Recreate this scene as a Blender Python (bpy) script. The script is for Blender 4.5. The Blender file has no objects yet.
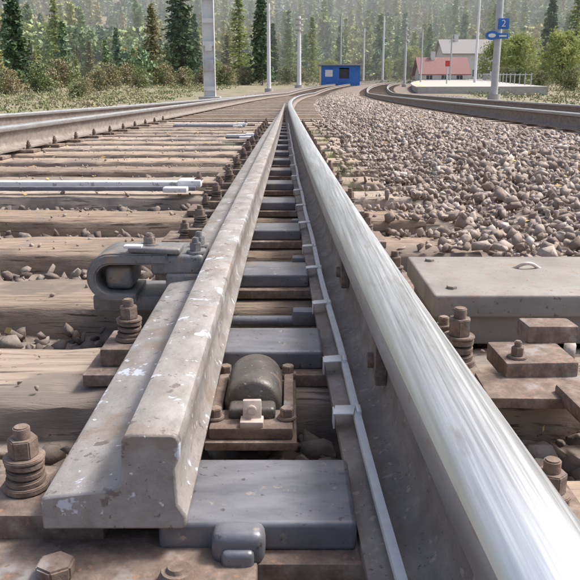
import bpy, bmesh, math, random
import numpy as np
from mathutils import Vector, Matrix, Euler
random.seed(7); rng=np.random.default_rng(7)
S=bpy.context.scene
COL=S.collection

# ---------------------------------------------------------------- materials
def nodes(m):
    m.use_nodes=True
    return m.node_tree.nodes, m.node_tree.links, m.node_tree.nodes['Principled BSDF']
def ramp(N,stops):
    r=N.new('ShaderNodeValToRGB'); e=r.color_ramp.elements
    while len(e)<len(stops): e.new(.5)
    for i,(p,c) in enumerate(stops):
        e[i].position=p; e[i].color=(c[0],c[1],c[2],1)
    return r
def mat(name,stops,scale=20,stretch=(1,1,1),rough=.7,metal=0,bump=.3,bdist=.002,detail=4,rrange=None,second=None,island=0,fine=0):
    m=bpy.data.materials.new(name); N,L,B=nodes(m)
    g=N.new('ShaderNodeNewGeometry')
    src=g.outputs['Position']
    mp=N.new('ShaderNodeMapping'); mp.inputs['Scale'].default_value=stretch
    L.new(src,mp.inputs['Vector'])
    n=N.new('ShaderNodeTexNoise'); n.inputs['Scale'].default_value=scale; n.inputs['Detail'].default_value=detail; n.inputs['Roughness'].default_value=.68
    L.new(mp.outputs[0],n.inputs['Vector'])
    r=ramp(N,stops); L.new(n.outputs[0],r.inputs[0])
    out=r.outputs[0]
    for s in (second or []):
        n2=N.new('ShaderNodeTexNoise'); n2.inputs['Scale'].default_value=s[0]; n2.inputs['Detail'].default_value=4
        n2.inputs['Roughness'].default_value=.62
        mp2=N.new('ShaderNodeMapping'); mp2.inputs['Scale'].default_value=s[4] if len(s)>4 else (1,1,1)
        mp2.inputs['Location'].default_value=(s[0],3.1,1.7)
        L.new(src,mp2.inputs['Vector']); L.new(mp2.outputs[0],n2.inputs['Vector'])
        mr=N.new('ShaderNodeMapRange'); mr.inputs[1].default_value=s[1]; mr.inputs[2].default_value=s[1]+s[2]
        L.new(n2.outputs[0],mr.inputs[0])
        mx=N.new('ShaderNodeMixRGB'); L.new(mr.outputs[0],mx.inputs[0]); L.new(out,mx.inputs[1])
        mx.inputs[2].default_value=(*s[3],1); out=mx.outputs[0]
    if island:
        hs=N.new('ShaderNodeHueSaturation'); ms=N.new('ShaderNodeMapRange'); ms.inputs[3].default_value=1-island; ms.inputs[4].default_value=1+island*.6
        L.new(g.outputs['Random Per Island'],ms.inputs[0]); L.new(ms.outputs[0],hs.inputs['Value'])
        m2=N.new('ShaderNodeMath'); m2.operation='MULTIPLY'; m2.inputs[1].default_value=7.31; L.new(g.outputs['Random Per Island'],m2.inputs[0])
        m3=N.new('ShaderNodeMath'); m3.operation='FRACT'; L.new(m2.outputs[0],m3.inputs[0])
        m4=N.new('ShaderNodeMapRange'); m4.inputs[3].default_value=.7; m4.inputs[4].default_value=1.15; L.new(m3.outputs[0],m4.inputs[0]); L.new(m4.outputs[0],hs.inputs['Saturation'])
        L.new(out,hs.inputs['Color']); out=hs.outputs[0]
    L.new(out,B.inputs['Base Color'])
    B.inputs['Metallic'].default_value=metal; B.inputs['Roughness'].default_value=rough
    if rrange:
        mr=N.new('ShaderNodeMapRange'); mr.inputs[1].default_value=.3; mr.inputs[2].default_value=.7
        mr.inputs[3].default_value=rrange[0]; mr.inputs[4].default_value=rrange[1]
        L.new(n.outputs[0],mr.inputs[0]); L.new(mr.outputs[0],B.inputs['Roughness'])
    if bump:
        b=N.new('ShaderNodeBump'); b.inputs['Strength'].default_value=bump; b.inputs['Distance'].default_value=bdist
        L.new(n.outputs[0],b.inputs['Height']); last=b
        if fine:
            nf=N.new('ShaderNodeTexNoise'); nf.inputs['Scale'].default_value=330; nf.inputs['Detail'].default_value=2; L.new(src,nf.inputs['Vector'])
            b2=N.new('ShaderNodeBump'); b2.inputs['Strength'].default_value=fine; b2.inputs['Distance'].default_value=.0008
            L.new(nf.outputs[0],b2.inputs['Height']); L.new(b.outputs[0],b2.inputs['Normal']); last=b2
        L.new(last.outputs[0],B.inputs['Normal'])
    return m

M={}
M['railtop']=mat('polished_rail_steel',[(.3,(.66,.70,.75)),(.7,(.82,.85,.88))],scale=60,stretch=(4,.06,1),rough=.36,metal=1,bump=.05,bdist=.0004,rrange=(.3,.46),
                 second=[(35,.6,.15,(.56,.53,.50),(1,.2,1))])
M['railside']=mat('rusty_rail_side',[(.3,(.16,.135,.12)),(.55,(.25,.215,.19)),(.75,(.34,.305,.275))],scale=22,stretch=(1,.5,1),rough=.68,bump=.5,bdist=.0015,fine=.5,
                  second=[(60,.60,.06,(.38,.31,.26)),(9,.54,.15,(.19,.155,.135)),(140,.64,.04,(.13,.10,.085))])
M['headside']=mat('worn_rail_edge',[(.3,(.30,.295,.30)),(.7,(.42,.42,.43))],scale=30,stretch=(1,.2,1),rough=.45,metal=.5,bump=.2,bdist=.0006,fine=.2,second=[(50,.6,.08,(.30,.25,.215),(1,.3,1))])
M['tongue']=mat('grey_switch_rail_steel',[(.3,(.24,.22,.205)),(.5,(.34,.32,.305)),(.75,(.45,.43,.42))],scale=26,stretch=(1,.5,1),rough=.5,metal=.15,bump=.5,bdist=.0016,fine=.4,detail=6,
                rrange=(.38,.62),second=[(11,.55,.12,(.30,.24,.20)),(24,.625,.03,(.60,.64,.72)),(80,.66,.03,(.70,.72,.76)),(45,.62,.04,(.19,.165,.15)),(150,.65,.03,(.17,.14,.125))])
M['grease']=mat('greased_slide_plate_steel',[(.3,(.14,.145,.165)),(.7,(.24,.245,.27))],scale=18,stretch=(.6,1.5,1),rough=.4,metal=.3,bump=.35,bdist=.0015,rrange=(.3,.58),fine=.2,
                second=[(40,.63,.05,(.34,.30,.26)),(8,.55,.1,(.25,.23,.215)),(110,.64,.04,(.11,.10,.10))])
M['rust']=mat('rusted_iron',[(.3,(.115,.085,.068)),(.55,(.21,.158,.128)),(.75,(.33,.265,.225))],scale=45,rough=.85,bump=.7,bdist=.002,fine=.6,second=[(15,.58,.1,(.28,.255,.24)),(90,.62,.04,(.27,.16,.11))])
M['cast']=mat('grey_cast_steel',[(.3,(.15,.15,.155)),(.7,(.26,.26,.265))],scale=30,rough=.5,metal=.2,bump=.5,bdist=.0012,fine=.5,second=[(22,.56,.1,(.29,.23,.185)),(120,.62,.04,(.11,.095,.085))])
M['castdark']=mat('dark_cast_iron',[(.3,(.075,.068,.062)),(.7,(.15,.135,.125))],scale=30,rough=.45,metal=.2,bump=.5,bdist=.0012,fine=.4,second=[(22,.58,.08,(.24,.18,.14)),(120,.64,.04,(.3,.27,.25))])
M['cover']=mat('grey_cover_steel',[(.3,(.25,.23,.21)),(.7,(.33,.31,.285))],scale=12,rough=.65,metal=.1,bump=.4,bdist=.0015,fine=.4,second=[(30,.60,.08,(.30,.23,.18)),(5,.53,.12,(.23,.21,.195)),(100,.64,.04,(.17,.14,.12))])
M['zinc']=mat('zinc_coated_steel',[(.3,(.72,.73,.75)),(.7,(.87,.87,.88))],scale=60,rough=.4,metal=.3,bump=.1,bdist=.0005)
M['whitepaint']=mat('worn_white_paint',[(.3,(.7,.7,.7)),(.7,(.83,.83,.82))],scale=14,rough=.5,bump=.1,bdist=.0005,second=[(30,.60,.06,(.45,.4,.36))])
M['copper']=mat('pinkish_clamp_metal',[(.3,(.52,.42,.36)),(.7,(.70,.60,.54))],scale=60,rough=.5,metal=.2,bump=.3,bdist=.0008,fine=.3)
M['wood']=mat('weathered_sleeper_wood',[(.25,(.165,.12,.09)),(.42,(.32,.245,.185)),(.6,(.43,.34,.26)),(.8,(.51,.42,.335))],scale=9,stretch=(.5,7,2),rough=.9,bump=.9,bdist=.007,detail=6,
              second=[(5,.55,.2,(.38,.285,.21)),(120,.57,.05,(.12,.09,.07),(.05,1,1)),(7,.58,.1,(.28,.24,.205)),(2.2,.55,.06,(.235,.19,.155)),(60,.66,.03,(.14,.11,.09))],island=.25)
M['concrete']=mat('concrete',[(.3,(.40,.38,.35)),(.7,(.50,.48,.45))],scale=3,rough=.85,bump=.2,bdist=.004,second=[(.8,.55,.15,(.33,.31,.28))])
M['mast']=mat('pale_mast_steel',[(.3,(.70,.71,.72)),(.7,(.8,.81,.82))],scale=4,rough=.5,bump=.1)
M['mastgrey']=mat('galvanised_mast',[(.3,(.46,.47,.48)),(.7,(.56,.57,.58))],scale=5,rough=.5,metal=.2,bump=.1)
M['blue']=mat('blue_painted_board',[(.3,(.03,.13,.45)),(.7,(.05,.19,.55))],scale=3,rough=.5,bump=.1)
M['wall']=mat('white_plaster',[(.3,(.68,.66,.63)),(.7,(.78,.76,.73))],scale=2,rough=.9,bump=.1)
M['roofgrey']=mat('grey_roof_tiles',[(.3,(.26,.25,.25)),(.7,(.36,.34,.33))],scale=6,rough=.8,bump=.3)
M['roofred']=mat('red_brown_roof_tiles',[(.3,(.24,.12,.11)),(.7,(.34,.18,.165))],scale=6,rough=.8,bump=.3)
M['glass']=mat('dark_window_glass',[(.3,(.05,.055,.06)),(.7,(.08,.085,.09))],scale=2,rough=.1,bump=0)
M['yellow']=mat('yellow_paint',[(.3,(.68,.58,.28)),(.7,(.76,.66,.34))],scale=8,rough=.6,bump=.1)
M['red']=mat('red_paint',[(.3,(.45,.04,.03)),(.7,(.55,.06,.05))],scale=8,rough=.5,bump=.1)
M['trunk']=mat('bark',[(.3,(.16,.125,.10)),(.7,(.27,.22,.18))],scale=8,stretch=(4,4,.6),rough=.9,bump=0)

def foliage(name,stops,objrand=False,scale=.8,trans=0):
    m=bpy.data.materials.new(name); N,L,B=nodes(m)
    g=N.new('ShaderNodeNewGeometry'); n=N.new('ShaderNodeTexNoise'); n.inputs['Scale'].default_value=scale; n.inputs['Detail'].default_value=2
    L.new(g.outputs['Position'],n.inputs['Vector'])
    r=ramp(N,stops)
    if objrand:
        o=N.new('ShaderNodeObjectInfo'); a=N.new('ShaderNodeMath'); a.operation='MULTIPLY_ADD'; a.inputs[1].default_value=.8
        L.new(o.outputs['Random'],a.inputs[0]); b=N.new('ShaderNodeMath'); b.operation='MULTIPLY_ADD'; b.inputs[1].default_value=.5; b.inputs[2].default_value=-.14
        L.new(n.outputs[0],b.inputs[0]); L.new(b.outputs[0],a.inputs[2]); L.new(a.outputs[0],r.inputs[0])
    else: L.new(n.outputs[0],r.inputs[0])
    B.inputs['Roughness'].default_value=.9; B.inputs['Specular IOR Level'].default_value=.2
    L.new(r.outputs[0],B.inputs['Base Color'])
    if trans:
        t=N.new('ShaderNodeBsdfTranslucent'); L.new(r.outputs[0],t.inputs[0])
        mx=N.new('ShaderNodeMixShader'); mx.inputs[0].default_value=trans
        L.new(B.outputs[0],mx.inputs[1]); L.new(t.outputs[0],mx.inputs[2]); L.new(mx.outputs[0],N['Material Output'].inputs[0])
    return m
M['f_forest']=foliage('haze_pale_forest_needles',[(0,(.18,.27,.19)),(.3,(.25,.35,.21)),(.5,(.36,.45,.24)),(.7,(.48,.52,.24)),(.9,(.54,.49,.26)),(1,(.38,.46,.24))],True,.25)  # greens lightened to paint distance haze into the foliage, besides the volume
M['f_spruce']=foliage('spruce_needles',[(.3,(.08,.14,.08)),(.7,(.15,.22,.10))])
M['f_larch']=foliage('larch_needles',[(.3,(.24,.32,.11)),(.7,(.40,.44,.16))],trans=.3)
M['f_larchb']=foliage('autumn_larch_needles',[(.3,(.22,.24,.13)),(.7,(.34,.31,.17))])
M['f_decid']=foliage('deciduous_leaves',[(.3,(.26,.33,.12)),(.7,(.46,.48,.20))],trans=.3)
M['f_scrub']=foliage('scrub_leaves',[(.3,(.15,.20,.10)),(.45,(.24,.27,.13)),(.6,(.34,.30,.19)),(.75,(.36,.30,.22))],scale=.4)
M['grass']=foliage('grass_blades',[(.3,(.16,.24,.08)),(.7,(.28,.33,.13))],scale=6,trans=.3)
M['leaf']=foliage('dry_leaf',[(.3,(.35,.22,.09)),(.7,(.55,.43,.2))],scale=9)

def stone_mat(name,stops):
    m=bpy.data.materials.new(name); N,L,B=nodes(m)
    a=N.new('ShaderNodeAttribute'); a.attribute_name='rnd'
    g=N.new('ShaderNodeNewGeometry')
    n=N.new('ShaderNodeTexNoise'); n.inputs['Scale'].default_value=55; n.inputs['Detail'].default_value=4
    L.new(g.outputs['Position'],n.inputs['Vector'])
    ma=N.new('ShaderNodeMath'); ma.operation='MULTIPLY_ADD'; ma.inputs[1].default_value=.5
    mb=N.new('ShaderNodeMath'); mb.operation='MULTIPLY'; mb.inputs[1].default_value=.72
    L.new(a.outputs['Fac'],mb.inputs[0]); L.new(n.outputs[0],ma.inputs[0]); L.new(mb.outputs[0],ma.inputs[2])
    r=ramp(N,stops); L.new(ma.outputs[0],r.inputs[0]); L.new(r.outputs[0],B.inputs['Base Color'])
    B.inputs['Roughness'].default_value=.9
    b=N.new('ShaderNodeBump'); b.inputs['Strength'].default_value=.7; b.inputs['Distance'].default_value=.005
    L.new(n.outputs[0],b.inputs['Height']); L.new(b.outputs[0],B.inputs['Normal'])
    return m
M['stone']=stone_mat('ballast_stone',[(.1,(.165,.125,.10)),(.4,(.27,.215,.175)),(.65,(.35,.285,.24)),(.9,(.43,.365,.315)),(1,(.56,.52,.48))])
M['stonedark']=stone_mat('dark_brown_ballast_stone',[(.1,(.09,.07,.058)),(.5,(.16,.128,.105)),(.9,(.25,.205,.175)),(1,(.34,.295,.26))])  # darker brown stone mix for the bed between the sleepers

# ---------------------------------------------------------------- helpers
def link(o,parent=None):
    COL.objects.link(o)
    if parent: o.parent=parent
    return o
def empty(name):
    e=bpy.data.objects.new(name,None); e.empty_display_size=.1; return link(e)
def finish(bm,name,mats,parent=None,smooth=40):
    bmesh.ops.recalc_face_normals(bm,faces=bm.faces)
    me=bpy.data.meshes.new(name); bm.to_mesh(me); bm.free()
    for m in mats: me.materials.append(M[m])
    if smooth:
        me.polygons.foreach_set('use_smooth',[True]*len(me.polygons)); me.set_sharp_from_angle(angle=math.radians(smooth))
    o=bpy.data.objects.new(name,me); return link(o,parent)
def bx(bm,c,s,bev=.003,mi=0,rot=None,seg=2,taper=1):
    mt=Matrix.Translation(c)
    if rot: mt=mt@Euler(rot).to_matrix().to_4x4()
    r=bmesh.ops.create_cube(bm,size=1,matrix=Matrix.Identity(4)); vs=r['verts']
    for v in vs:
        t=taper if v.co.z>0 else 1
        v.co=mt@Vector((v.co.x*s[0]*t,v.co.y*s[1]*t,v.co.z*s[2]))
    fs=set(f for v in vs for f in v.link_faces)
    for f in fs: f.material_index=mi
    if bev:
        es=list(set(e for v in vs for e in v.link_edges))
        bmesh.ops.bevel(bm,geom=es,offset=bev,segments=seg,affect='EDGES',profile=.6,material=-1)
def cyl(bm,c,r,h,seg=20,mi=0,rot=None,r2=None,bev=0):
    mt=Matrix.Translation(c)
    if rot: mt=mt@Euler(rot).to_matrix().to_4x4()
    q=bmesh.ops.create_cone(bm,cap_ends=True,segments=seg,radius1=r,radius2=r if r2 is None else r2,depth=h,matrix=mt)
    vs=q['verts']; fs=set(f for v in vs for f in v.link_faces)
    for f in fs: f.material_index=mi
    if bev:
        es=[e for e in set(e for v in vs for e in v.link_edges) if any(len(f.verts)>4 or seg<=6 for f in e.link_faces)]
        bmesh.ops.bevel(bm,geom=es,offset=bev,segments=2,affect='EDGES',material=-1)
def hexbolt(bm,x,y,z,r=.016,mi=0,spring=True,h=1):
    x+=random.uniform(-.003,.003); y+=random.uniform(-.003,.003)
    cyl(bm,(x,y,z+.003*h),r*1.5,.006*h,20,mi,bev=.001); zz=z+.006*h
    if spring:
        for k in range(3):
            cyl(bm,(x,y,zz+.004*h),r*(1.28-.05*(k%2)),.0066*h,20,mi,rot=(.09,0,k),bev=.0015); zz+=.008*h
        cyl(bm,(x,y,zz+.001),r*1.35,.004,20,mi,bev=.001); zz+=.003
    cyl(bm,(x,y,zz+.009*h),r,.018*h,6,mi,rot=(0,0,random.random()),bev=.0012); zz+=.018*h
    cyl(bm,(x,y,zz+.005*h),r*.55,.012*h,14,mi,bev=.0015)
def sweep(name,prof,path,mats,mi=None,z0=None,scale=None,parent=None,smooth=35):
    bm=bmesh.new(); rings=[]
    n=len(path)
    for i,(x,y) in enumerate(path):
        a=path[max(i-1,0)]; b=path[min(i+1,n-1)]
        d=Vector((b[0]-a[0],b[1]-a[1])).normalized(); nx=Vector((d.y,-d.x))
        s=scale(y) if scale else 1
        zb=z0(x,y) if z0 else 0
        rings.append([bm.verts.new((x+nx.x*p[0]*s,y+nx.y*p[0]*s,zb+p[1])) for p in prof])
    k=len(prof)
    for i in range(n-1):
        for j in range(k):
            f=bm.faces.new((rings[i][j],rings[i][(j+1)%k],rings[i+1][(j+1)%k],rings[i+1][j]))
            if mi: f.material_index=mi[j]
    for e in (0,-1):
        f=bm.faces.new(rings[e]); f.material_index=0
    return finish(bm,name,mats,parent,smooth)

def bend(y): 
    return np.where(np.asarray(y)>10,.0012*(np.asarray(y,float)-10)**2,0.)
def rise(y): return .018*np.clip(np.asarray(y,float)-45,0,100)
def sm(a,b,x):
    t=np.clip((x-a)/(b-a),0,1); return t*t*(3-2*t)
def wob(x,y,s):
    return (np.sin(x*s+1.3)*np.cos(y*s*.83+.4)+.5*np.sin(x*s*2.3+y*s*1.7+2)+.3*np.cos(y*s*3.1-x*s*2.9))/1.8
def gh(x,y):
    x=np.asarray(x,float); y=np.asarray(y,float)
    xr=x-bend(np.minimum(y,150))
    z=-.072+.0*x
    z=z+.125*sm(.42,1.2,xr)*(1-sm(2.2,2.75,xr))
    z=z-.05*sm(5.2,6.2,xr)
    z=z-.16*sm(4.3,5.8,-xr)
    z=z+rise(y)
    far=sm(20,60,y)
    z=z+.25*far*wob(x,y,.12)*sm(6.,14.,np.abs(xr-1.3))
    h=np.clip(y-150-20*wob(x,y*0,.012),0,None)
    z=z+.24*h+.0007*h*h*sm(0,400,h)*1.2
    z=z+sm(0,120,h)*(8*wob(x,y,.018)+3*wob(x,y,.05))
    z=z+.10*np.clip(-x-50,0,None)*sm(60,200,y)
    return z

# ---------------------------------------------------------------- ground
def coords(lst):
    o=[]
    for a,b,st in lst: o+=list(np.arange(a,b,st))
    return np.array(o+[lst[-1][1]])
gx=coords([(-700,-100,20),(-100,-20,4),(-20,-6,1),(-6,8,.12),(8,30,1),(30,120,4),(120,700,20)])
gy=coords([(-60,-2,4),(-2,20,.15),(20,60,1),(60,200,4),(200,800,10)])
X,Y=np.meshgrid(gx,gy); Z=gh(X,Y)
near=(Y<20)&(X>-6)&(X<8)
Z=Z+near*.008*rng.standard_normal(Z.shape)
V=np.stack([X,Y,Z],-1).reshape(-1,3)
nx_,ny_=len(gx),len(gy)
idx=np.arange(nx_*ny_).reshape(ny_,nx_)
F=np.stack([idx[:-1,:-1],idx[:-1,1:],idx[1:,1:],idx[1:,:-1]],-1).reshape(-1,4)
me=bpy.data.meshes.new('ground'); me.from_pydata(V.tolist(),[],F.tolist())
me.polygons.foreach_set('use_smooth',[True]*len(me.polygons))
gm=bpy.data.materials.new('gravel_and_grass_ground'); N,L,B=nodes(gm)
g=N.new('ShaderNodeNewGeometry'); sp=N.new('ShaderNodeSeparateXYZ'); L.new(g.outputs['Position'],sp.inputs[0])
vo=N.new('ShaderNodeTexVoronoi'); vo.inputs['Scale'].default_value=22; L.new(g.outputs['Position'],vo.inputs['Vector'])
rv=ramp(N,[(0,(.12,.095,.08)),(.5,(.21,.17,.14)),(1,(.31,.26,.22))]); L.new(vo.outputs['Color'],rv.inputs[0])
no=N.new('ShaderNodeTexNoise'); no.inputs['Scale'].default_value=.9; no.inputs['Detail'].default_value=8; no.inputs['Roughness'].default_value=.7; L.new(g.outputs['Position'],no.inputs['Vector'])
rg=ramp(N,[(.35,(.13,.15,.08)),(.45,(.20,.20,.11)),(.53,(.26,.22,.16)),(.65,(.30,.27,.21))]); L.new(no.outputs[0],rg.inputs[0])
y1=N.new('ShaderNodeMath'); y1.operation='SUBTRACT'; L.new(sp.outputs[1],y1.inputs[0]); y1.inputs[1].default_value=10
y2=N.new('ShaderNodeMath'); y2.operation='MAXIMUM'; L.new(y1.outputs[0],y2.inputs[0]); y2.inputs[1].default_value=0
y3=N.new('ShaderNodeMath'); y3.operation='MULTIPLY'; L.new(y2.outputs[0],y3.inputs[0]); L.new(y2.outputs[0],y3.inputs[1])
y4=N.new('ShaderNodeMath'); y4.operation='MULTIPLY_ADD'; L.new(y3.outputs[0],y4.inputs[0]); y4.inputs[1].default_value=-.0012; L.new(sp.outputs[0],y4.inputs[2])
y5=N.new('ShaderNodeMath'); y5.operation='SUBTRACT'; L.new(y4.outputs[0],y5.inputs[0]); y5.inputs[1].default_value=1.3
y6=N.new('ShaderNodeMath'); y6.operation='ABSOLUTE'; L.new(y5.outputs[0],y6.inputs[0])
y7=N.new('ShaderNodeMath'); y7.operation='MULTIPLY_ADD'; L.new(no.outputs[0],y7.inputs[0]); y7.inputs[1].default_value=5; L.new(y6.outputs[0],y7.inputs[2])
mr=N.new('ShaderNodeMapRange'); L.new(y7.outputs[0],mr.inputs[0]); mr.inputs[1].default_value=8.8; mr.inputs[2].default_value=10.4
mx=N.new('ShaderNodeMixRGB'); L.new(mr.outputs[0],mx.inputs[0]); L.new(rv.outputs[0],mx.inputs[1]); L.new(rg.outputs[0],mx.inputs[2])
L.new(mx.outputs[0],B.inputs['Base Color']); B.inputs['Roughness'].default_value=.95
bp=N.new('ShaderNodeBump'); bp.inputs['Strength'].default_value=.8; bp.inputs['Distance'].default_value=.02; L.new(vo.outputs['Distance'],bp.inputs['Height']); L.new(bp.outputs[0],B.inputs['Normal'])
me.materials.append(gm); link(bpy.data.objects.new('ground',me))

# ---------------------------------------------------------------- rails
half=[(.0365,.155),(.0345,.162),(.029,.1675),(.019,.1705),(.008,.172)]
rp=[(-.075,.0),(.075,.0),(.075,.011),(.05,.0165),(.02,.028),(.0105,.042),(.0085,.06),(.0085,.115),(.013,.125),(.034,.133),(.0362,.138)]+half+[(-a,b) for a,b in half[::-1]]+[(-.0362,.138),(-.034,.133),(-.013,.125),(-.0085,.115),(-.0085,.06),(-.0105,.042),(-.02,.028),(-.05,.0165),(-.075,.011)]
rp=[(a,b+.02) for a,b in rp]
rmi=[]
for j in range(len(rp)):
    a=rp[j]; b=rp[(j+1)%len(rp)]; z=(a[1]+b[1])/2
    rmi.append(1 if z>.184 else (2 if z>.157 and z<=.184 else 0))
from bisect import bisect
def interp(tab,y):
    ys=[t[0] for t in tab]; i=min(max(bisect(ys,y)-1,0),len(tab)-2)
    p0=tab[max(i-1,0)];p1=tab[i];p2=tab[i+1];p3=tab[min(i+2,len(tab)-1)]
    t=(y-p1[0])/(p2[0]-p1[0]); h=p2[0]-p1[0]
    m1=(p2[1]-p0[1])/(p2[0]-p0[0]); m2=(p3[1]-p1[1])/(p3[0]-p1[0])
    return (2*t**3-3*t**2+1)*p1[1]+(t**3-2*t**2+t)*h*m1+(-2*t**3+3*t**2)*p2[1]+(t**3-t**2)*h*m2
rr=[(-1,.160),(.37,.1136),(.66,.1045),(.98,.096),(1.55,.083),(2.5,.066),(3.9,.046),(6.5,.018),(9.3,-.01),(12,-.04),(15,-.062),(20,-.075),(30,-.08),(200,-.08)]
def rx(y): return interp(rr,y)+.0362+float(bend(y))
ysl=list(np.arange(-1,6,.15))+list(np.arange(6,30,.5))+list(np.arange(30,141,2))
zr=lambda x,y: float(rise(y))
sweep('stock_rail',rp,[(rx(y),y) for y in ysl],['railside','railtop','headside'],rmi,zr)
def offrail(off,name,y0=-1,y1=140,tab=None):
    ys=[y for y in ysl if y0<=y<=y1]
    return sweep(name,rp,[((interp(tab,y) if tab else off)+float(bend(y)),y) for y in ys],['railside','railtop','headside'],rmi,zr)
LT=[(-1,-2.16),(3,-2.08),(6,-1.98),(10,-1.85),(15,-1.72),(20,-1.65),(30,-1.62),(200,-1.62)]
offrail(0,'running_rail',tab=LT)
offrail(0,'running_rail',tab=[(-1,-4.2),(3,-3.65),(6,-3.2),(10,-2.72),(15,-2.28),(20,-2.0),(26,-1.80),(32,-1.72),(36,-1.71)],y0=-1,y1=33)
offrail(3.05,'running_rail'); offrail(4.52,'running_rail')

tp=[(-.104,.05),(.028,.05),(.030,.062),(.0225,.075),(.021,.112),(.0255,.122),(.0265,.138),(.0245,.1435),(.020,.146),(-.017,.1465),(-.0235,.144),(-.0265,.139),(-.028,.122),(-.027,.106),(-.031,.096),(-.042,.0905),(-.062,.0885),(-.098,.084),(-.103,.081),(-.104,.077)]
tt=[(.5,-.1255),(.615,-.1255),(1.5,-.131),(3,-.128),(5,-.122),(9,-.112),(13,-.108),(16,-.106)]
tys=[.615,.63,.7]+list(np.arange(.8,6,.15))+list(np.arange(6,16.3,.5))
sc=lambda y: 1 if y<6 else max(.3,1-.07*(y-6))
sw=sweep('switch_rail',tp,[(interp(tt,y),y) for y in tys],['tongue'],None,None,sc)
bv=sw.modifiers.new('bev','BEVEL'); bv.width=.0025; bv.segments=2; bv.limit_method='ANGLE'; bv.angle_limit=math.radians(60)

# heating rod with clips
rod=empty('point_heating_rod')
def railfoot(y,d): return rx(y)-.0362+d
rodp=[(-.0045,.0),(.0045,.0),(.0055,.003),(.0045,.007),(-.0045,.007),(-.0055,.003)]
yy_=list(np.arange(.3,9,.12))
sweep('rod',[(a,b+.045) for a,b in rodp],[(railfoot(y,-.014+.0014*math.sin(y*7)),y) for y in yy_],['zinc'],None,None,None,rod)
bm=bmesh.new()
for i,y in enumerate([.50,.875,1.06,1.37,1.66,1.9,2.25,2.6,3.0,3.5,4.0,4.6,5.2,6,7]):
    x=railfoot(y,0); w=random.uniform(.022,.030)
    bx(bm,(x-.030,y,.0535),(.026,w,.0022),.0007,rot=(0,-.10,random.uniform(-.2,.2)))
    bx(bm,(x-.0435,y,.043),(.0022,w*.8,.021),.0007)
    bx(bm,(x-.012,y,.0515),(.006,w*.8,.010),.0012)
finish(bm,'rod_clips',['zinc'],rod)

# ---------------------------------------------------------------- sleepers
sl=[.69,1.165,1.665]+[2.2+.55*i for i in range(16)]
def sleeper(bm,x0,x1,y,w,skew):
    n=int((x1-x0)/.055); w2=w/2
    prof=[(-w2,-.16),(-w2,-.06),(-w2,-.014),(-w2+.010,-.003),(-w2*.45,.0),(0,-.001),(w2*.45,.0),(w2-.010,-.003),(w2,-.014),(w2,-.06),(w2,-.16)]
    ph=[random.uniform(0,6.28) for _ in range(8)]; rings=[]
    for i in range(n+1):
        t=i/n; x=x0+(x1-x0)*t
        ring=[]
        for k,(py,pz) in enumerate(prof):
            dy=.003*math.sin(x*5+ph[0]+k*.1)+.0022*math.sin(x*23+ph[1]+k)+random.gauss(0,.0012)
            dz=(.0015*math.sin(x*7+ph[2])+random.gauss(0,.0006))*(1 if 2<k<8 else 1.5)
            if k in (2,3,7,8): dz-=abs(random.gauss(0,.0035))
            endr=.006 if i in (0,n) and 2<=k<=8 else 0
            ring.append(bm.verts.new((x+(random.gauss(0,.003) if i in (0,n) else 0),y+py+dy+skew*(x+1),pz+dz-endr-.0015)))
        rings.append(ring)
    for i in range(n):
        for k in range(len(prof)-1): bm.faces.new((rings[i][k],rings[i][k+1],rings[i+1][k+1],rings[i+1][k]))
    bm.faces.new(rings[0]); bm.faces.new(rings[-1])
bm=bmesh.new()
for i,y in enumerate(sl):
    right=[.62,.66,.60,.55,.48,.52,.45,.5,.46,.52,.5][i] if i<11 else .5+random.uniform(-.04,.04)
    sleeper(bm,(-4.1 if y<7 else -3.6)-random.uniform(0,.2),right,y,.25+random.uniform(-.015,.01),random.uniform(-.004,.004))
y=sl[-1]+.6
while y<90:
    xb=float(bend(y)); ang=-math.atan(.0024*max(y-10,0))
    a,b=(-3.0 if y<32 else -2.2,.5)
    bx(bm,((a+b)/2+xb,y,-.08+float(rise(y))),(b-a,.25,.16),0,rot=(0,0,ang))
    y+=.6
y=.4
while y<90:
    xb=float(bend(y)); ang=-math.atan(.0024*max(y-10,0))
    bx(bm,(3.78+xb,y,-.08+float(rise(y))),(2.5,.25,.16),.01 if y<15 else 0,rot=(0,0,ang)); y+=.62
finish(bm,'wooden_sleepers',['wood'],smooth=50)

# ---------------------------------------------------------------- slide chairs
for i,y in enumerate(sl[:16]):
    bm=bmesh.new()
    xr=rx(y)
    x0=-.27 if i else -.29; x1=xr+.16
    bx(bm,((x0+x1)/2-.02,y,.010),(x1-x0+.06,.17,.0195),.003,mi=1)
    fl=railfoot(y,-.040)
    bx(bm,((-.125+fl)/2,y,.0345),(fl+.125,.122 if i else .128,.0305),.006,mi=0,seg=3)
    bx(bm,(-.24,y,.0345),(.12,.10,.029),.004,mi=1)
    if i!=2: hexbolt(bm,-.262 if i==1 else -.268,y-.0,.05,.0155,1,True,1.1 if i<2 else 1)
    bx(bm,(xr+.095,y,.040),(.045,.075,.03),.006,mi=1,rot=(0,.3,0))
    hexbolt(bm,xr+.118,y-.02,.02,.0155,1,True,1.2)
    if i>2:
        hexbolt(bm,-.305,y-.04,.02,.013,1,True,.9); hexbolt(bm,-.32,y+.05,.02,.013,1,False)
        bx(bm,(-.31,y,.012),(.12,.16,.02),.003,mi=1)
    if i==0:
        bx(bm,(-.048,.618,.034),(.050,.030,.034),.0125,mi=0,seg=4)
        bx(bm,(-.048,.604,.026),(.030,.016,.022),.006,mi=0,seg=3)
    finish(bm,'slide_chair',['grease','rust'])
bm=bmesh.new()
for y in sl:
    X0=interp(LT,y)
    bx(bm,(X0,y,.010),(.34,.16,.019),.003)
    for s in (-1,1): hexbolt(bm,X0+s*.11,y,.019,.014,0,True,1)
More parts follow.
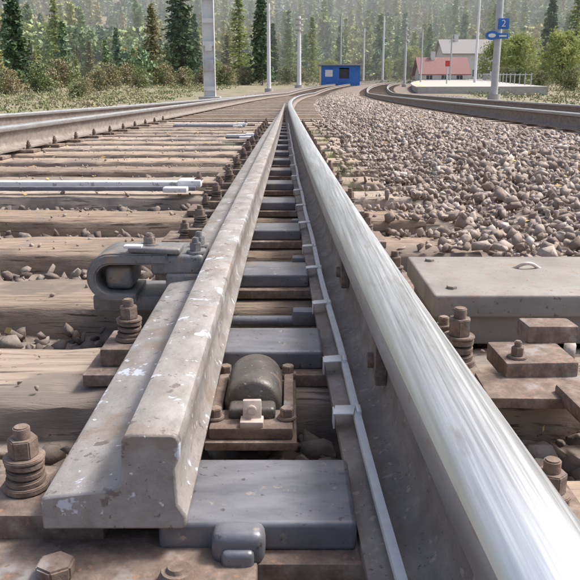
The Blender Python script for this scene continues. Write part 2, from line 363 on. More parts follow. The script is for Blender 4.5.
finish(bm,'rail_fastenings',['rust'])
bm=bmesh.new()
bx(bm,(-.16,.60,.012),(.26,.12,.022),.004)
cyl(bm,(-.10,.575,.030),.020,.018,24,0,r2=.012,bev=.004)
cyl(bm,(-.21,.585,.030),.018,.014,6,0,bev=.002)
finish(bm,'tie_plate',['rust'])

# ---------------------------------------------------------------- roller device
dev=empty('switch_roller_device')
bm=bmesh.new()
bx(bm,(-.050,.985,.006),(.118,.235,.012),.003,mi=0)
bx(bm,(-.050,.905,.020),(.108,.060,.016),.004,mi=0)
bx(bm,(-.098,.99,.022),(.014,.17,.022),.003,mi=0); bx(bm,(-.002,.99,.022),(.014,.17,.022),.003,mi=0)
for (x,y) in ((-.098,.905),(-.004,.905),(-.003,1.06),(-.097,1.06)):
    cyl(bm,(x,y,.030),.0125,.004,20,0,bev=.001); cyl(bm,(x,y,.037),.0095,.013,6,0,rot=(0,0,random.random()),bev=.001)
finish(bm,'base_plate_with_bolts',['rust'],dev)
bm=bmesh.new()
n=22; prof=[]
for k in range(n+1):
    a=math.pi*k/n; prof.append((math.cos(a)*.039,.024+.046*math.sin(a)**.75))
ringy=[(.935,.86),(.939,.95),(.947,1.0),(1.035,1.0),(1.043,.95),(1.047,.86)]
R=[]
for (y,s) in ringy: R.append([bm.verts.new((-.050+p[0]*s,y,.022+(p[1]-.022)*s)) for p in prof])
for i in range(len(R)-1):
    for j in range(n): bm.faces.new((R[i][j],R[i][j+1],R[i+1][j+1],R[i+1][j]))
bm.faces.new(R[0]); bm.faces.new(R[-1])
bx(bm,(-.050,.918,.034),(.062,.03,.018),.007,seg=3)
finish(bm,'roller_housing',['castdark'],dev,smooth=50)
bm=bmesh.new()
bx(bm,(-.049,.897,.041),(.024,.014,.032),.002,rot=(-.25,0,.03)); bx(bm,(-.049,.888,.031),(.030,.022,.009),.002)
cyl(bm,(-.049,.889,.047),.006,.008,12,0,rot=(math.pi/2-.25,0,0),bev=.001)
finish(bm,'clamp',['copper'],dev)

# ---------------------------------------------------------------- lock housing
lh=empty('switch_lock_clamp')
bm=bmesh.new()
def extr(pts,y0,y1,mi=0,bev=.004):
    a=[bm.verts.new((p[0],y0,p[1])) for p in pts]; b=[bm.verts.new((p[0],y1,p[1])) for p in pts]
    n=len(pts); fs=[bm.faces.new(a),bm.faces.new(b)]
    for j in range(n): fs.append(bm.faces.new((a[j],a[(j+1)%n],b[(j+1)%n],b[j])))
    for f in fs: f.material_index=mi
    bmesh.ops.recalc_face_normals(bm,faces=fs)
    es=set(e for f in fs[:2] for e in f.edges)
    bmesh.ops.bevel(bm,geom=list(es),offset=bev,segments=3,affect='EDGES',material=-1)
out=[];inn=[]
for k in range(15):
    a=math.pi*.5+math.pi*k/14
    out.append((-.345+.048*math.cos(a),.092+.048*math.sin(a))); inn.append((-.345+.030*math.cos(a),.090+.028*math.sin(a)))
pts=[(-.235,.140)]+out+[(-.300,.044),(-.300,.060)]+inn[::-1]+[(-.235,.118)]
extr(pts,1.40,1.52)
bx(bm,(-.335,1.47,.088),(.055,.10,.05),.016,mi=0,seg=3)
bx(bm,(-.218,1.47,.117),(.10,.13,.040),.008,mi=0,seg=3)
bx(bm,(-.205,1.45,.078),(.07,.10,.045),.006,mi=0,seg=3)
bx(bm,(-.26,1.43,.146),(.10,.06,.012),.005,mi=0,rot=(0,.05,0),seg=3)
bx(bm,(-.29,1.49,.035),(.20,.13,.030),.006,mi=0,seg=2)
hexbolt(bm,-.185,1.425,.136,.012,0,False,.9); hexbolt(bm,-.185,1.49,.136,.012,0,False,.9); hexbolt(bm,-.275,1.43,.151,.012,0,False,.7)
bx(bm,(-.30,1.41,.153),(.035,.02,.006),.002,mi=1)
finish(bm,'clamp_body',['cast','whitepaint'],lh,smooth=45)

# ---------------------------------------------------------------- steel cover right
pc=empty('steel_sleeper_cover')
bm=bmesh.new()
bx(bm,(.60,1.41,.078),(.70,.31,.042),.006,seg=3)
bx(bm,(.60,1.41,.030),(.67,.28,.052),.003)
for (x,y) in ((.29,1.30),(.29,1.52),(.9,1.30)): cyl(bm,(x,y,.101),.010,.006,6,0,bev=.001)
finish(bm,'cover_box',['cover'],pc)
cu=bpy.data.curves.new('handle','CURVE'); cu.dimensions='3D'; cu.bevel_depth=.0035; cu.bevel_resolution=3
s=cu.splines.new('BEZIER'); s.bezier_points.add(2)
for bpnt,p in zip(s.bezier_points,((.445,1.46,.097),(.472,1.45,.110),(.50,1.46,.097))):
    bpnt.co=p; bpnt.handle_left_type=bpnt.handle_right_type='AUTO'
cu.materials.append(M['copper']); link(bpy.data.objects.new('handle',cu),pc)
bm=bmesh.new()
bx(bm,(.375,1.10,.036),(.11,.10,.030),.004,rot=(0,0,.04)); bx(bm,(.42,1.165,.064),(.085,.05,.03),.006,rot=(0,.03,.08)); bx(bm,(.36,1.02,.020),(.16,.10,.016),.003,rot=(0,0,-.03))
bx(bm,(.43,.94,.028),(.10,.12,.022),.005,rot=(0,.02,.05))
hexbolt(bm,.262,1.10,.03,.018,0,True,1.5); hexbolt(bm,.345,1.07,.05,.010,0,False,.8)
finish(bm,'anchor_block',['rust'])

def throwbar(y,x0,x1,z):
    e=empty('throw_bar'); bm=bmesh.new()
    bx(bm,((x0+x1)/2,y,z),(x1-x0,.055,.022),.005); bx(bm,((x0+x1)/2,y-.075,z-.012),(x1-x0,.03,.018),.005,mi=1)
    bx(bm,(x1-.03,y-.02,z+.006),(.10,.10,.03),.006); 
    bx(bm,(x1-.08,y-.12,z-.01),(.10,.06,.02),.004)
    finish(bm,'bar',['whitepaint','grease'],e)
    bm=bmesh.new()
    hexbolt(bm,x1+.01,y-.02,z+.02,.013,0,False); bx(bm,(x1+.06,y,z-.005),(.10,.045,.02),.004)
    finish(bm,'coupling',['rust'],e)
throwbar(3.27,-1.90,-.40,.045); throwbar(8.6,-1.30,-.50,.05); throwbar(6.6,-.55,-.30,.05)
bm=bmesh.new()
for y in (1.42,1.9,2.47):
    cyl(bm,(-.02,y,.0),.011,.36,16,0,rot=(0,math.pi/2,0))
    bx(bm,(.03,y,.01),(.05,.035,.03),.006)
finish(bm,'drive_rods',['grease'])
for y in (.93,1.42):
    bm=bmesh.new(); x=rx(y)
    bx(bm,(x-.016,y,.10),(.016,.05,.055),.004); cyl(bm,(x-.026,y,.10),.011,.012,6,0,rot=(0,math.pi/2,0),bev=.001)
    finish(bm,'web_stud',['rust'])

# ---------------------------------------------------------------- ballast stones
variants=[]
for k in range(30):
    b=bmesh.new()
    sc3=(random.uniform(.85,1.4),random.uniform(.6,1.),random.uniform(.5,.85))
    for _ in range(random.choice((10,12,15))):
        v=Vector((random.gauss(0,1),random.gauss(0,1),random.gauss(0,1))).normalized()*random.uniform(.78,1.15)
        b.verts.new((v.x*sc3[0],v.y*sc3[1],v.z*sc3[2]))
    r=bmesh.ops.convex_hull(b,input=b.verts)
    bmesh.ops.delete(b,geom=[v for v in b.verts if not v.link_faces],context='VERTS')
    bmesh.ops.triangulate(b,faces=b.faces); bmesh.ops.recalc_face_normals(b,faces=b.faces)
    b.verts.index_update()
    variants.append((np.array([v.co[:] for v in b.verts]),np.array([[v.index for v in f.verts] for f in b.faces]))); b.free()
def stones(name,P,Rd,matname):
    n=len(P); which=rng.integers(0,len(variants),n)
    VV=[];FF=[];RR=[];off=0
    q=rng.standard_normal((n,4)); q/=np.linalg.norm(q,axis=1)[:,None]
    q[:,1]*=.6; q[:,2]*=.6; q/=np.linalg.norm(q,axis=1)[:,None]
    w,x,y,z=q.T
    RM=np.stack([1-2*(y*y+z*z),2*(x*y-z*w),2*(x*z+y*w),2*(x*y+z*w),1-2*(x*x+z*z),2*(y*z-x*w),2*(x*z-y*w),2*(y*z+x*w),1-2*(x*x+y*y)],-1).reshape(n,3,3)
    rnd=rng.random(n)
    for k,(v,f) in enumerate(variants):
        s=np.where(which==k)[0]
        if not len(s): continue
        vv=np.einsum('nij,vj->nvi',RM[s],v)*Rd[s][:,None,None]+P[s][:,None,:]
        ff=f[None]+(np.arange(len(s))*len(v))[:,None,None]+off
        VV.append(vv.reshape(-1,3)); FF.append(ff.reshape(-1,3)); RR.append(np.repeat(rnd[s],len(f))); off+=len(s)*len(v)
    VV=np.concatenate(VV);FF=np.concatenate(FF);RR=np.concatenate(RR)
    me=bpy.data.meshes.new(name); me.vertices.add(len(VV)); me.vertices.foreach_set('co',VV.ravel().astype(np.float32))
    me.loops.add(FF.size); me.loops.foreach_set('vertex_index',FF.ravel().astype(np.int32))
    me.polygons.add(len(FF)); me.polygons.foreach_set('loop_start',np.arange(0,FF.size,3,dtype=np.int32))
    me.update(calc_edges=True)
    at=me.attributes.new('rnd','FLOAT','FACE'); at.data.foreach_set('value',RR.astype(np.float32))
    me.materials.append(M[matname]); me.validate()
    link(bpy.data.objects.new(name,me)); print(name,n,len(FF))
def scatter(x0,x1,y0,y1,sp):
    nx=int((x1-x0)/sp); ny=int((y1-y0)/sp)
    a,b=np.meshgrid(np.arange(nx),np.arange(ny))
    a=x0+(a.ravel()+rng.random(nx*ny))*sp; b=y0+(b.ravel()+rng.random(nx*ny))*sp
    return a,b
def insleeper(x,y,margin=.02):
    r=np.zeros(len(x),bool)
    for s in sl: r|=(np.abs(y-s)<.125+margin)
    return r&(x<.62)
Ps=[];Rs=[]
for (x0,x1,y0,y1,sp,r0,r1,dz) in ((.30,2.75,.6,7,.027,.009,.021,0),(.5,2.75,.6,7,.052,.014,.027,.018),(.30,2.75,7,16,.046,.016,.028,.005),(5.2,7,5,16,.09,.025,.04,0),(2.6,5.3,1,16,.075,.02,.035,-.01)):
    x,y=scatter(x0,x1,y0,y1,sp)
    xr=x-bend(y)
    k=~(insleeper(x,y,-.03)&(rng.random(len(x))<.94-.4*(x>.44)))
    k&=~((np.abs(x-.60)<.37)&(np.abs(y-1.41)<.17))
    k&=~((x<.46)&(y<1.25)); k&=~((np.abs(xr-3.05)<.1)|(np.abs(xr-4.52)<.1))
    k&=~((x-[interp(rr,b) for b in y])<.20)
    x=x[k];y=y[k]; z=gh(x,y)+rng.uniform(-.008,.016,len(x))+dz
    on=insleeper(x,y,0.); z=np.where(on,np.maximum(z,.008),z)
    Ps.append(np.stack([x,y,z],-1)); Rs.append(rng.uniform(r0,r1,len(x))*rng.choice([1,1,1,1.4,.6],len(x)))
x,y=scatter(-5,9,16,50,.13)
x=x+bend(y); xr=x-bend(y)
k=~((np.abs(xr+1.65)<.12)|(np.abs(xr)<.12)|(np.abs(xr-3.05)<.1)|(np.abs(xr-4.52)<.1)); x=x[k];y=y[k]
Ps.append(np.stack([x,y,gh(x,y)+.0],-1)); Rs.append(rng.uniform(.035,.06,len(x)))
x,y=scatter(-6.,-4.3,.4,16,.07)
Ps.append(np.stack([x,y,gh(x,y)+.0],-1)); Rs.append(rng.uniform(.02,.036,len(x)))
stones('ballast_gravel',np.concatenate(Ps),np.concatenate(Rs),'stone')
Ps=[];Rs=[]
x,y=scatter(-2.5,.62,.2,12,.035); k=~insleeper(x,y,.012); x=x[k];y=y[k]
Ps.append(np.stack([x,y,gh(x,y)+rng.uniform(-.005,.028,len(x))],-1)); Rs.append(rng.uniform(.012,.025,len(x)))
x,y=scatter(-4.4,-2.5,.2,12,.05); k=~insleeper(x,y,.012); x=x[k];y=y[k]
Ps.append(np.stack([x,y,gh(x,y)+rng.uniform(-.005,.028,len(x))],-1)); Rs.append(rng.uniform(.018,.03,len(x)))
stones('track_bed_gravel',np.concatenate(Ps),np.concatenate(Rs),'stonedark')
n=1700; x=rng.uniform(-3.2,.5,n); s=np.array(sl)[rng.integers(0,len(sl),n)]; y=s+rng.uniform(-.11,.11,n)
k=(x<-.36)|(x>.33); x=x[k];y=y[k]
stones('loose_stone_chips',np.stack([x,y,np.full(len(x),.002)],-1),rng.uniform(.002,.008,len(x))*rng.choice([1,1,1,1,1.8],len(x)),'stone')

# ---------------------------------------------------------------- leaves and weeds
def quads(name,C,size,matn,parent=None,flat=.3,tri=False,elong=1.6):
    n=len(C); size=np.broadcast_to(size,(n,))
    a=rng.standard_normal((n,3)); a[:,2]*=flat; a/=np.linalg.norm(a,axis=1)[:,None]
    b=rng.standard_normal((n,3)); b[:,2]*=flat; b-=a*(a*b).sum(1)[:,None]; b/=np.linalg.norm(b,axis=1)[:,None]
    a=a*size[:,None]*elong*.5; b=b*size[:,None]*.5
    V=np.stack([C-a,C+b*.8,C+a,C-b*.8],1).reshape(-1,3); F=np.arange(n*4).reshape(n,4)
    me=bpy.data.meshes.new(name); me.from_pydata(V.tolist(),[],F.tolist()); me.materials.append(M[matn])
    return me
n=900; x=rng.uniform(-3,2.7,n); y=rng.uniform(1.,12,n); k=(x<-.35)|(x>.35); x=x[k];y=y[k]
z=np.where(insleeper(x,y,0),.006,gh(x,y)+.035)
link(bpy.data.objects.new('fallen_leaves',quads('fallen_leaves',np.stack([x,y,z],-1),rng.uniform(.008,.024,len(x)),'leaf')))
def weed(x,y,z,n,h):
    V=[];F=[]
    for i in range(n):
        a=random.uniform(0,6.28); l=h*random.uniform(.4,1.1); lean=random.uniform(.2,.9)*l; w=.0022
        bx_=x+random.gauss(0,.03); by_=y+random.gauss(0,.05); px,py=-math.sin(a)*w,math.cos(a)*w
        o=len(V)
        for t,ww in ((0,1),(.5,.8),(1,.05)):
            cx=bx_+math.cos(a)*lean*t*t; cy=by_+math.sin(a)*lean*t*t; cz=z+l*(t-.25*t*t)
            V+= [(cx-px*ww,cy-py*ww,cz),(cx+px*ww,cy+py*ww,cz)]
        F+=[(o,o+1,o+3,o+2),(o+2,o+3,o+5,o+4)]
    me=bpy.data.meshes.new('weed'); me.from_pydata(V,[],F); me.materials.append(M['grass']); link(bpy.data.objects.new('weed_tuft',me))
for (x,y,n,h) in ((.31,3.6,26,.11),(.30,4.3,34,.13),(.28,5.1,36,.14),(-.6,4.7,14,.07),(-1.1,3.6,12,.07),(-.5,6.3,20,.09),(.3,6.6,34,.14),(.25,8.,34,.14)):
    weed(x,y,float(gh(x,y))+.03,n,h)

# ---------------------------------------------------------------- trees
def conifer_mesh(name,H,R,nb,per,leaf,matn,droop=.35):
    C=[];Sz=[]
    for i in range(nb):
        t=random.random()**.85*.93+.06; h=H*t
        r=R*((1-t)**.85)*random.uniform(.45,1.15)+.05*R
        a=random.uniform(0,6.283)
        for k in range(per):
            s=(k+random.random())/per
            s=s**.7
            px=math.cos(a)*r*s+random.gauss(0,.05*R); py=math.sin(a)*r*s+random.gauss(0,.05*R)
            pz=h-droop*r*s*s+random.gauss(0,.012*H*.3)
            C.append((px,py,pz)); Sz.append(leaf*random.uniform(.6,1.3)*(1-.45*t))
    me=quads(name,np.array(C),np.array(Sz),matn,flat=.5,elong=1.9)
    bm=bmesh.new(); bm.from_mesh(me); 
    q=bmesh.ops.create_cone(bm,cap_ends=False,segments=7,radius1=H*.016,radius2=.01,depth=H*.97,matrix=Matrix.Translation((0,0,H*.485)))
    for f in set(f for v in q['verts'] for f in v.link_faces): f.material_index=1
    for i in range(int(nb*.25)):
        t=random.uniform(.1,.85); a=random.uniform(0,6.283); r=R*(1-t)*.8
        p0=Vector((0,0,H*t)); p1=Vector((math.cos(a)*r,math.sin(a)*r,H*t-droop*r*.6)); w=H*.003
        up=Vector((0,0,w)); vs=[bm.verts.new(p0-up*2),bm.verts.new(p0+up*2),bm.verts.new(p1+up*.3)]
        f=bm.faces.new(vs); f.material_index=1
    bm.to_mesh(me); bm.free(); me.materials.append(M['trunk']); return me
forest=empty('forest_trees')
fm=[conifer_mesh('forest_conifer_%d'%i,random.uniform(11,16),random.uniform(2.2,3.1),120,6,.95,'f_forest') for i in range(5)]
def broad_mesh(name,H,R,ncl,per,leaf,matn,low=.3):
    C=[]
    bm=bmesh.new(); cl=[]
    for i in range(ncl):
        a=random.uniform(0,6.28); t=random.random(); z=H*(low+(.95-low)*t); r=R*(math.sin(math.pi*min(max((t*.75+.18),0),1))**.7)*random.uniform(.2,1.05)
        c=Vector((math.cos(a)*r,math.sin(a)*r,z)); cl.append(c); cr=R*random.uniform(.14,.36)
        for k in range(per):
            v=Vector((random.gauss(0,1),random.gauss(0,1),random.gauss(0,.8))).normalized()*cr*random.uniform(.4,1.2)
            C.append(c+v)
    me=quads(name,np.array([c[:] for c in C]),np.array([leaf*random.uniform(.6,1.3) for _ in C]),matn,flat=1,elong=1.3)
    bm.from_mesh(me)
    q=bmesh.ops.create_cone(bm,cap_ends=False,segments=8,radius1=H*.022,radius2=H*.006,depth=H*.8,matrix=Matrix.Translation((0,0,H*.4)))
    for f in set(f for v in q['verts'] for f in v.link_faces): f.material_index=1
    for c in cl:
        p0=Vector((0,0,c.z*.6)); side=Vector((-c.y,c.x,0)).normalized()*H*.006
        f=bm.faces.new([bm.verts.new(p0-side),bm.verts.new(p0+side),bm.verts.new(c)]); f.material_index=1
    bm.to_mesh(me); bm.free(); me.materials.append(M['trunk']); return me
fm.append(broad_mesh('forest_broadleaf',10,4.2,30,34,.8,'f_forest',.1))
cnt=0
for yy0 in np.arange(84,350,6.6):
    w=60+yy0*.44
    for xx0 in np.arange(-w,w,6.0):
        x=xx0+random.uniform(-3.,3.); y=yy0+random.uniform(-3.3,3.3)
        if y<138 and x>-14-.13*(138-y)*.2: continue
        if y<120 and random.random()<.55: continue
        if y<165 and x>0 and random.random()<.5: continue
        if random.random()<.06: continue
        o=bpy.data.objects.new('tree',random.choices(fm,[3,3,3,3,3,4])[0]); s=random.uniform(.5,1.05)*(.6 if y<120 else 1)
        o.location=(x,y,float(gh(x,y))-.4); o.scale=(s,s,s*random.uniform(.9,1.15)); o.rotation_euler=(0,0,random.uniform(0,6.28)); link(o,forest); cnt+=1
print('forest',cnt)
def tree(name,me,x,y,s=1,rot=0):
    o=bpy.data.objects.new(name,me); o.location=(x,y,float(gh(x,y))-.1); o.scale=(s,s,s); o.rotation_euler=(0,0,rot); return link(o)
sp1=conifer_mesh('spruce_a',18,3.1,420,11,.5,'f_spruce'); sp2=conifer_mesh('spruce_b',13,2.4,360,10,.44,'f_spruce')
la1=conifer_mesh('larch_a',13,2.8,240,9,.38,'f_larch',droop=.15); la2=conifer_mesh('larch_b',11,2.6,220,9,.38,'f_larchb',droop=.15)
de1=broad_mesh('broad_a',8,3.4,80,60,.30,'f_decid',.12); de2=broad_mesh('broad_b',5,2.8,60,60,.26,'f_scrub',.03)
px=lambda u,Y: (u-290)*Y/775
for (nm,me,u,Yd,s) in (('spruce_tree',sp1,183,106,1.0),('spruce_tree',sp2,262,104,.98),('spruce_tree',sp2,273,125,.7),('larch_tree',la1,240,108,.95),('larch_tree',la2,155,98,.9),
    ('larch_tree',la1,312,128,.8),('larch_tree',la2,228,122,.7),('larch_tree',la1,60,110,.9),('spruce_tree',sp2,20,96,1.0),('spruce_tree',sp2,196,120,.8),('larch_tree',la1,120,120,.65),
    ('spruce_tree',sp2,545,120,1.0),('larch_tree',la1,570,110,1.0),('larch_tree',la2,92,115,.6),('larch_tree',la1,290,135,.7)):
    tree(nm,me,px(u,Yd),Yd,s,random.random()*6)
for (me,u,Yd,s) in ((de1,496,105,.75),(de1,516,98,.8),(de1,385,138,.5),(de1,410,142,.8),(de1,560,90,.8),(de1,435,150,.8),(de1,215,118,.45),(de1,330,132,.5)):
    tree('deciduous_tree',me,px(u,Yd),Yd,s,random.random()*6)
for (u,Yd,s) in ((80,46,.22),(84,60,.3),(325,120,.5),(130,88,.5),(110,82,.5),(205,100,.5),(165,90,.5),(40,66,.5),(300,118,.5),(245,104,.5),(360,140,.8),(10,60,.4),(140,80,.4),(225,96,.5),(285,112,.5),(60,80,.6),(185,86,.45),(100,72,.4),(520,84,.4),(540,76,.35),(570,70,.4),(505,92,.4)):
    tree('bush',de2,px(u,Yd),Yd,s,random.random()*6)
C=[];Sz=[]
for i in range(6500):
    q=random.random()
    if q<.72: y=16+116*random.random()**.75; x=-6.4-.55*y*random.random()-.2*random.random()
    elif q<.85: y=random.uniform(100,140); x=random.uniform(-10,60)
    else: y=random.uniform(22,110); x=float(bend(y))+(9.5 if y<54 else 17)+random.random()*(6+.2*y)
    cr=random.uniform(.2,.8)*(.16+y/110); base=float(gh(x,y)); hh=cr*random.uniform(.3,.9)
    for k in range(12):
        C.append((x+random.gauss(0,cr*.6),y+random.gauss(0,cr*.6),base+abs(random.gauss(0,hh*.5)))); Sz.append(.05+.2*cr*random.random())
link(bpy.data.objects.new('undergrowth',quads('undergrowth',np.array(C),np.array(Sz),'f_scrub',flat=1.3,elong=1.8)))

# ---------------------------------------------------------------- masts
def beam_mast(x,y,H,w):
    e=empty('catenary_mast'); z=float(gh(x,y)); bm=bmesh.new()
    for s in (-1,1): bx(bm,(x+s*(w/2-.015),y,z+H/2),(.03,.30,H),.003)
    bx(bm,(x,y,z+H/2),(w-.062,.03,H),0)
    for k in range(int(H/1.1)): bx(bm,(x,y-.135,z+.6+k*1.1),(w-.064,.016,.22),0)
    bx(bm,(x,y-.165,z+1.75),(w*.8,.02,.55),.003,mi=2); bx(bm,(x,y-.165,z+2.6),(w*.6,.02,.3),.003,mi=1)
    bx(bm,(x,y,z-.1),(w+.5,.8,.6),.03,mi=3)
    finish(bm,'mast',['mast','whitepaint','mastgrey','concrete'],e); return e
beam_mast(px(210,40),40,9,.60)
def pole(u,Yd,H,r,kind='plain',name='catenary_mast',matn='mast',arm=1):
    x=px(u,Yd); z=float(gh(x,Yd)); bm=bmesh.new()
    cyl(bm,(x,Yd,z+H/2),r,H,14,0,r2=r*.7)
    cyl(bm,(x,Yd,z+.1),r*2,.3,14,1)
    if kind=='lamp':
        bx(bm,(x+arm*.35,Yd,z+H+.05),(.9,.06,.05),.01,rot=(0,-.12*arm,0)); bx(bm,(x+arm*.75,Yd,z+H+.08),(.6,.24,.12),.04,rot=(0,-.12*arm,0))
    if kind=='arm':
        bx(bm,(x+arm*.5,Yd,z+H-.4),(1.5,.06,.06),.01); bx(bm,(x+arm*.5,Yd,z+H-.75),(1.2,.05,.05),.01,rot=(0,-.45*arm,0))
        for k in (.4,1.1): cyl(bm,(x+arm*k,Yd,z+H-.25),.06,.25,10,0)
    if kind=='insul':
        for k in range(3): cyl(bm,(x,Yd,z+H-.3-k*.5),r*1.7,.12,12,1)
    return finish(bm,name,[matn,'concrete'])
pole(269,62,6.6,.17,'arm',arm=1); pole(299,76,6.6,.22,'insul'); pole(340,100,8.2,.13,'lamp','street_lamp','mastgrey',-1)
pole(363,122,8,.15,'arm',arm=-1); pole(382,112,9,.16,'plain'); pole(404,82,6.0,.14,'insul','catenary_mast','mastgrey'); pole(420,86,6,.10,'lamp','street_lamp','mastgrey',-1)
pole(449,104,6.3,.13,'lamp','street_lamp','mastgrey',1); pole(474,78,8.6,.15,'plain'); 
e=empty('platform_sign_post'); x=px(494,36); z=float(gh(x,36)); bm=bmesh.new()
cyl(bm,(x,36,z+4.5),.17,9,16,0,r2=.14); cyl(bm,(x,36,z+.1),.3,.4,16,1); finish(bm,'post',['mastgrey','concrete'],e)
def disc(cx,cz,rx_,rz_,y,mi,bm):
    n=28; a=[bm.verts.new((cx+rx_*math.cos(2*math.pi*k/n),y,cz+rz_*math.sin(2*math.pi*k/n))) for k in range(n)]
    b=[bm.verts.new((v.co.x,y+.03,v.co.z)) for v in a]
    fs=[bm.faces.new(a),bm.faces.new(b)]+[bm.faces.new((a[k],a[(k+1)%n],b[(k+1)%n],b[k])) for k in range(n)]
    for f in fs: f.material_index=mi
bm=bmesh.new(); zb=2.745; zt=3.25
disc(x-.33,zb,.30,.20,35.78,0,bm); disc(x-.33,zb,.17,.09,35.772,1,bm)
bx(bm,(x+.16,35.79,zt),(.50,.04,.46),.01); bx(bm,(x+.16,35.79,zb-.02),(.50,.04,.24),.01); bx(bm,(x+.16,35.765,zb-.02),(.34,.008,.07),0,mi=1)
bx(bm,(x-.1,35.83,zb),(.5,.03,.05),0,mi=2)
finish(bm,'sign_plates',['blue','whitepaint','mastgrey'],e)
cu=bpy.data.curves.new('numeral','FONT'); cu.body='2'; cu.size=.42; cu.extrude=.004; cu.align_x='CENTER'; cu.align_y='CENTER'; cu.materials.append(M['whitepaint'])
o=bpy.data.objects.new('numeral',cu); o.location=(x+.16,35.762,zt); o.rotation_euler=(math.pi/2,0,0); link(o,e)

# ---------------------------------------------------------------- platform
ys=[y for y in np.arange(56,122,2)]
sweep('station_platform',[(6.6,-.5),(6.6,.24),(6.5,.24),(6.5,.34),(7.6,.345),(15.6,.36),(15.6,-.5)],[(float(bend(y)),y) for y in ys],['concrete'],None,zr)
sweep('platform_edge_line',[(6.85,.347),(6.85,.352),(7.15,.353),(7.15,.347)],[(float(bend(y)),y) for y in ys],['yellow'],None,zr)
# ---------------------------------------------------------------- shelter
e=empty('platform_shelter'); Ys=84; x0,x1=px(321,Ys),px(359,Ys); z=float(gh((x0+x1)/2,Ys)); H=2.15
bm=bmesh.new(); W=x1-x0; xc=(x0+x1)/2
bx(bm,(xc,Ys+2.5,z+H/2-.2),(W,.12,H+.4),0,mi=0); bx(bm,(x1,Ys+1.25,z+H/2-.2),(.12,2.36,H+.4),0,mi=0)
bx(bm,(x0,Ys+1.25,z+H/2-.2),(.14,2.36,H+.4),0,mi=1)
bx(bm,(x0+W*.24,Ys,z+H/2-.2),(W*.46,.12,H+.4),0,mi=0); bx(bm,(x0+W*.86,Ys,z+H/2-.2),(W*.26,.12,H+.4),0,mi=0); bx(bm,(x0+W*.6,Ys,z+.2),(W*.26,.12,1.2),0,mi=0); bx(bm,(x0+W*.6,Ys,z+H-.12),(W*.26,.12,.25),0,mi=0)
bx(bm,(x0+W*.6,Ys+.04,z+1.3),(W*.26,.03,1.0),0,mi=2)
bx(bm,(x0+W*.2,Ys-.075,z+1.35),(.8,.03,.7),0,mi=1); bx(bm,(x0-.12,Ys-.1,z+H/2-.1),(.16,.16,H),0,mi=4)
bx(bm,(xc,Ys+1.2,z+H+.07),(W+.6,3.1,.14),.02,mi=3)
finish(bm,'shelter_body',['blue','whitepaint','glass','roofgrey','yellow'],e)
# ---------------------------------------------------------------- houses
def house(name,u0,u1,Yd,zb,eave,ridge,depth,roofm):
    e=empty(name); x0,x1=px(u0,Yd),px(u1,Yd); W=x1-x0; xc=(x0+x1)/2; z=zb
    bm=bmesh.new()
    bx(bm,(xc,Yd+depth/2,z+eave/2-.5),(W,depth,eave+1),0,mi=0)
    a=[(x0,Yd,z+eave),(x0,Yd+depth,z+eave),(x0,Yd+depth/2,z+ridge-.12)]; b=[(x1,p[1],p[2]) for p in a]
    va=[bm.verts.new(p) for p in a]; vb=[bm.verts.new(p) for p in b]; bm.faces.new(va); bm.faces.new(vb)
    ov=.5; sl_=math.atan2(ridge-eave,depth/2); Ls=math.hypot(ridge-eave,depth/2)+ov
    for s in (-1,1):
        cy=Yd+depth/2+s*(depth/4+ov*.35); cz=z+(eave+ridge)/2-ov*.18
        bx(bm,(xc,cy,cz),(W+1.0,Ls,.18),0,mi=1,rot=(-s*sl_,0,0))
    bx(bm,(x0+W*.3,Yd+depth*.45,z+ridge+.2),(.6,.6,1.4),0,mi=0)
    nwin=max(3,int(W/2))
    for fl in range(max(1,int(eave/2.6))):
        for k in range(nwin):
            wx=x0+W*(k+.5)/nwin; wz=z+1.4+fl*2.6; hh=1.25 if eave>2 else .7
            if eave<2: wz=z+.9
            bx(bm,(wx,Yd-.02,wz),(1.0,.06,hh),0,mi=3); bx(bm,(wx,Yd-.035,wz),(.84,.06,hh-.17),0,mi=2); bx(bm,(wx,Yd-.06,wz),(.05,.05,hh-.17),0,mi=3); bx(bm,(wx,Yd-.08,wz-hh/2-.05),(1.15,.16,.08),0,mi=3)
    finish(bm,name+'_body',['wall',roofm,'glass','whitepaint'],e,smooth=0)
house('station_house',443,492,128,1.4,4.6,6.8,8,'roofgrey')
house('low_building',421,466,110,1.0,1.5,3.6,6,'roofred')
bm=bmesh.new(); x=px(446,70); z=float(rise(70))+.36; cyl(bm,(x,70,z+.8),.06,1.6,10,0); bx(bm,(x,70,z+1.75),(.4,.12,.5),.03,mi=1); finish(bm,'signal_post',['mastgrey','red'])
bm=bmesh.new()
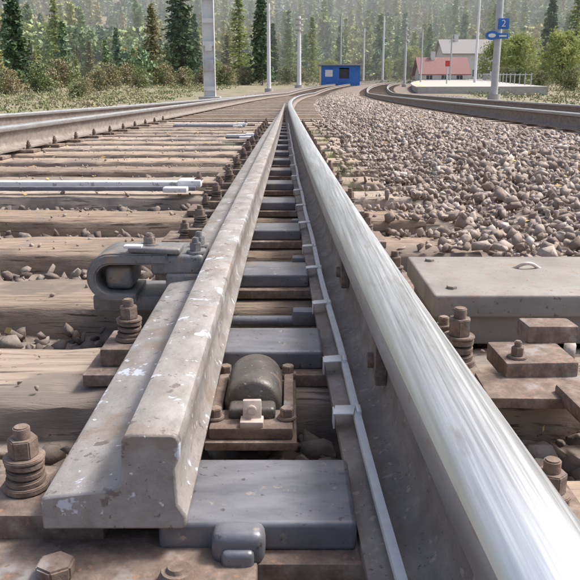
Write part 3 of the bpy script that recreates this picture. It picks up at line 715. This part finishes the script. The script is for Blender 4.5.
for y in np.arange(58,120,2.5):
    xx=15.2+float(bend(y)); zz=float(rise(y)); bx(bm,(xx,y,zz+.8),(.06,.06,1.0),0)
    bx(bm,(xx+.07,y+1.25,zz+1.2),(.03,2.5,.05),0)
finish(bm,'fence',['mastgrey'],smooth=0)

# ---------------------------------------------------------------- light
az=math.radians(72); el=math.radians(54)
w=bpy.data.worlds.new('World'); S.world=w; w.use_nodes=True
N=w.node_tree.nodes; L=w.node_tree.links
sky=N.new('ShaderNodeTexSky'); sky.sky_type='NISHITA'; sky.sun_disc=False; sky.sun_elevation=el; sky.sun_rotation=az; sky.dust_density=6; sky.air_density=1.0; sky.ozone_density=.9
L.new(sky.outputs[0],N['Background'].inputs[0]); N['Background'].inputs[1].default_value=.21
sd=bpy.data.lights.new('sun','SUN'); sd.energy=3.5; sd.angle=math.radians(12); sd.color=(1,.98,.95)
so=bpy.data.objects.new('sun',sd); d=Vector((math.cos(el)*math.sin(az),math.cos(el)*math.cos(az),math.sin(el)))
so.rotation_euler=d.to_track_quat('Z','Y').to_euler(); link(so)

# valley haze: thin homogeneous air volume over the forest slope
hz=bpy.data.materials.new('valley_haze'); hz.use_nodes=True; N=hz.node_tree.nodes; L=hz.node_tree.links; N.clear()
vs=N.new('ShaderNodeVolumeScatter'); vs.inputs['Color'].default_value=(.97,1,.98,1); vs.inputs['Density'].default_value=.0036; vs.inputs['Anisotropy'].default_value=0
ou=N.new('ShaderNodeOutputMaterial'); L.new(vs.outputs[0],ou.inputs['Volume'])
bm=bmesh.new(); bx(bm,(0,340,12),(1300,480,74),0)
me=bpy.data.meshes.new('haze'); bm.to_mesh(me); bm.free(); me.materials.append(hz); link(bpy.data.objects.new('valley_haze',me))

cam=bpy.data.cameras.new('camera'); cam.sensor_width=36; cam.lens=36*750/580; cam.clip_end=3000; cam.clip_start=.02
co=bpy.data.objects.new('camera',cam); co.location=(0,0,.446); co.rotation_euler=(math.radians(90-15.07),0,0); link(co); S.camera=co
S.view_settings.view_transform='Standard'; S.view_settings.look='None'; S.view_settings.exposure=0
